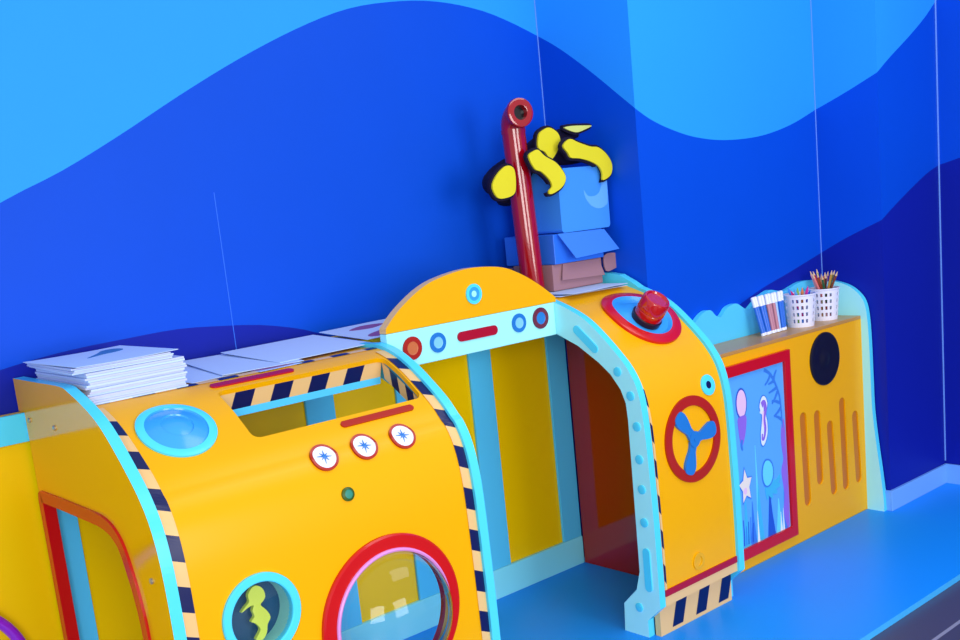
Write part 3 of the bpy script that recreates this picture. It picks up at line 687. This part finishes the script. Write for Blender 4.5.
sheet('sheet with mauve print tucked under the left end of the crest', 1.735, 2.475, .9720, .12, .26, .20, marks=[([(-.09, -.08), (-.02, -.09), (.08, -.04), (.08, .0), (0, -.02), (-.08, -.05)], 2), ([(-.07, .04), (0, .02), (.07, .05), (.0, .07)], 2)], tilt=(0, .09))
ZR2 = .9915
sheet('topmost white sheet under the brown cardboard tray', 2.41, 2.385, .9978, .05, .26, .30, group='sheets under the box stack')
sheet('bluish sheet poking out left below the brown cardboard tray', 2.40, 2.395, .9945, .16, .24, .29, mt=PAP2, group='sheets under the box stack')
sheet('lowest white sheet curling over the yellow roof below the boxes', 2.42, 2.385, .9912, -.10, .28, .26, group='sheets under the box stack')

# ------------------------------------------------------------------ pencil baskets
HOLE = mat('basket_hole', (40, 40, 90), .6, .2); PW = mat('basket_white', (236, 236, 255), .35, .4)
def basket(label, x, y):
    t = thing('pencil_basket', label, 'basket', (x, y, zt), 'white perforated pencil baskets')
    n = 40; r0, r1, h = .046, .0555, .114; wt = .002
    cy = lambda a, z, o=0: (x + (r0 + (r1 - r0) * z / h + o) * math.cos(a), y + (r0 + (r1 - r0) * z / h + o) * math.sin(a), zt + z)
    # wall made of bars and rings so the holes are real
    b = MB(); nz = 9; zs = [0, .016, .029, .040, .053, .064, .077, .088, .100, h]
    solid = [1, 0, 1, 0, 1, 0, 1, 0, 1]
    for j in range(9):
        for k in range(n):
            if not solid[j] and (k % 2 == 0) and (k % 10 < 8): continue
            a0, a1 = 2 * math.pi * k / n, 2 * math.pi * (k + 1) / n
            sl = 0
            q = [(a0, zs[j]), (a1, zs[j]), (a1, zs[j + 1]), (a0, zs[j + 1])]
            vs = [cy(a, z) for a, z in q] + [cy(a, z, -wt) for a, z in q]
            b.add(vs, [(0, 1, 2, 3), (7, 6, 5, 4), (0, 4, 5, 1), (2, 6, 7, 3), (1, 5, 6, 2), (0, 3, 7, 4)])
    b.build('basket_wall', PW, t)
    b = MB(); b.polar(lambda u, v, hh: (x + u, y + v, zt + hh), 0, 0, [(r0, .0002), (r0, .004), (0, .004)], 32); b.build('basket_base', PW, t)
    b = MB(); b.tube([(x + r1 * math.cos(2 * math.pi * k / 40), y + r1 * math.sin(2 * math.pi * k / 40), zt + h) for k in range(40)], .0028, 8, closed=True); b.build('rim', PW, t, True)
    return t
BA, BBp = (3.498, 2.134), (3.335, 2.130)
basket('white perforated basket full of wooden pencils, nearer the rounded cabinet end', *BA)
basket('white perforated basket with pink and blue pens, between markers and pencil basket', *BBp)
WOOD = mat('pencil_wood', (226, 190, 150), .5, .3)
def pencil(label, bx, ang, rad_b, rad_t, L, rgb, group, name='pencil', r=.0043, cat='pencil'):
    x, y = bx; a = Vector((x + rad_b * math.cos(ang + 2.6), y + rad_b * math.sin(ang + 2.6), zt + .006)); c = Vector((x + rad_t * math.cos(ang), y + rad_t * math.sin(ang), zt + .006))
    c.z = a.z + math.sqrt(max(L * L - (c.x - a.x) ** 2 - (c.y - a.y) ** 2, .001)); dv = (c - a).normalized()
    t = thing(name, label, cat, a, group)
    mm = mat('%s_%d_%d_%d' % ((name,) + rgb), rgb, .35, .4)
    b = MB(); b.tube([a, c - dv * .016], r, 6); b.build('shaft', mm, t)
    b = MB(); b.tube([c - dv * .016, c], [r, .0009], 6); b.build('tip', WOOD if name == 'pencil' else mm, t)
cols = [('orange', (236, 120, 50)), ('salmon pink', (236, 130, 130)), ('brown', (130, 66, 40)), ('yellow-green', (150, 160, 70)), ('dark green', (40, 100, 60)), ('light blue', (110, 150, 200)), ('red', (190, 50, 50)), ('ochre', (200, 150, 60)), ('peach', (240, 170, 120)), ('rust', (180, 80, 40)), ('olive', (120, 120, 60)), ('pale pink', (240, 170, 180)), ('dark brown', (90, 50, 40)), ('mauve', (160, 110, 150))]
for k, (cn, rgb) in enumerate(cols):
    pencil('%s pencil among the bunch in the right-hand white basket' % cn, BA, k * 2.4 + .3,   .022, .034 + .018 * (k % 3) / 2, .172 + .014 * ((k * 5) % 4) / 3, rgb, 'pencils in the right basket')
cols2 = [('hot pink', (236, 40, 130)), ('magenta', (220, 60, 160)), ('lime green', (150, 200, 90)), ('light blue', (90, 170, 230)), ('deep blue', (30, 90, 200)), ('sky blue', (70, 150, 240)), ('orange', (230, 140, 80)), ('teal', (60, 150, 170))]
for k, (cn, rgb) in enumerate(cols2):
    pencil('%s pen standing in the white basket next to the blue markers' % cn, BBp, k * 2.4 + 2.2,   .020, .030 + .016 * (k % 3) / 2, .132 + .016 * ((k * 3) % 4) / 3, rgb, 'pens in the left basket', 'pen', .0052, 'pen')
# blue markers in clear sleeves leaning by the scalloped board
MBL = mat('marker_blue', (40, 110, 220), .3, .4); MPK = mat('marker_dusty_pink', (190, 130, 150), .3, .4); MLB = mat('marker_light', (170, 205, 255), .3, .4)
k = 0
marks = [(3.098, MBL, -1), (3.113, MBL, -.9), (3.128, MBL, -.7), (3.143, MBL, -.4), (3.158, MPK, -.1), (3.173, MPK, .1), (3.188, MPK, .2), (3.203, MLB, .4), (3.219, MBL, .6), (3.235, MBL, .8)]
ord_ = ['first', 'second', 'third', 'fourth', 'fifth', 'sixth', 'seventh', 'eighth', 'ninth', 'tenth']
for k, (x, mm, ln) in enumerate(marks):
    cn = {MBL: 'blue', MPK: 'dusty pink', MLB: 'pale blue'}[mm]
    t = thing('marker_pen', '%s marker with white cap and end, %s from the left beside the baskets' % (cn, ord_[k]), 'marker', (x, 2.13, zt), 'white-capped markers on the cabinet')
    a = Vector((x, 2.128 + .004 * (k % 2), zt + .0005)); c = a + Vector((.012 + ln * .022, .030, .135 + .006 * ((k * 3) % 3)))
    dv = (c - a).normalized()
    b = MB(); b.tube([a + dv * .010, c - dv * .036], .0066, 14); b.build('barrel', mm, t, True)
    b = MB(); b.tube([a, a + dv * .010], .0072, 14); b.build('end_plug', WHT, t, True)
    b = MB(); b.tube([c - dv * .036, c - dv * .003, c], [.0076, .0076, .005], 14); b.build('cap', WHT, t, True)

# ------------------------------------------------------------------ purple ring, bottom left
VIO = mat('violet_plastic', (150, 30, 200), .12, .6, coat=.5)
PG = thing('round_handle', 'shiny purple tubular ring at the far left of the yellow back panel', 'ring', (.53, 2.55, .28))
b = MB(); n = 64; b.tube([(.488 + .188 * math.cos(2 * math.pi * k / n), 2.535, .336 + .188 * math.sin(2 * math.pi * k / n)) for k in range(n)], .0135, 16, closed=True); b.build('ring_tube', VIO, PG, True)
for a in (45, 165, 285):
    a = math.radians(a); b = MB(); x, z =   .488 + .188 * math.cos(a), .336 + .188 * math.sin(a); b.tube([(x, 2.540, z), (x, 2.5755, z)], .008, 12); b.build('mounting_peg', VIO, PG, True)
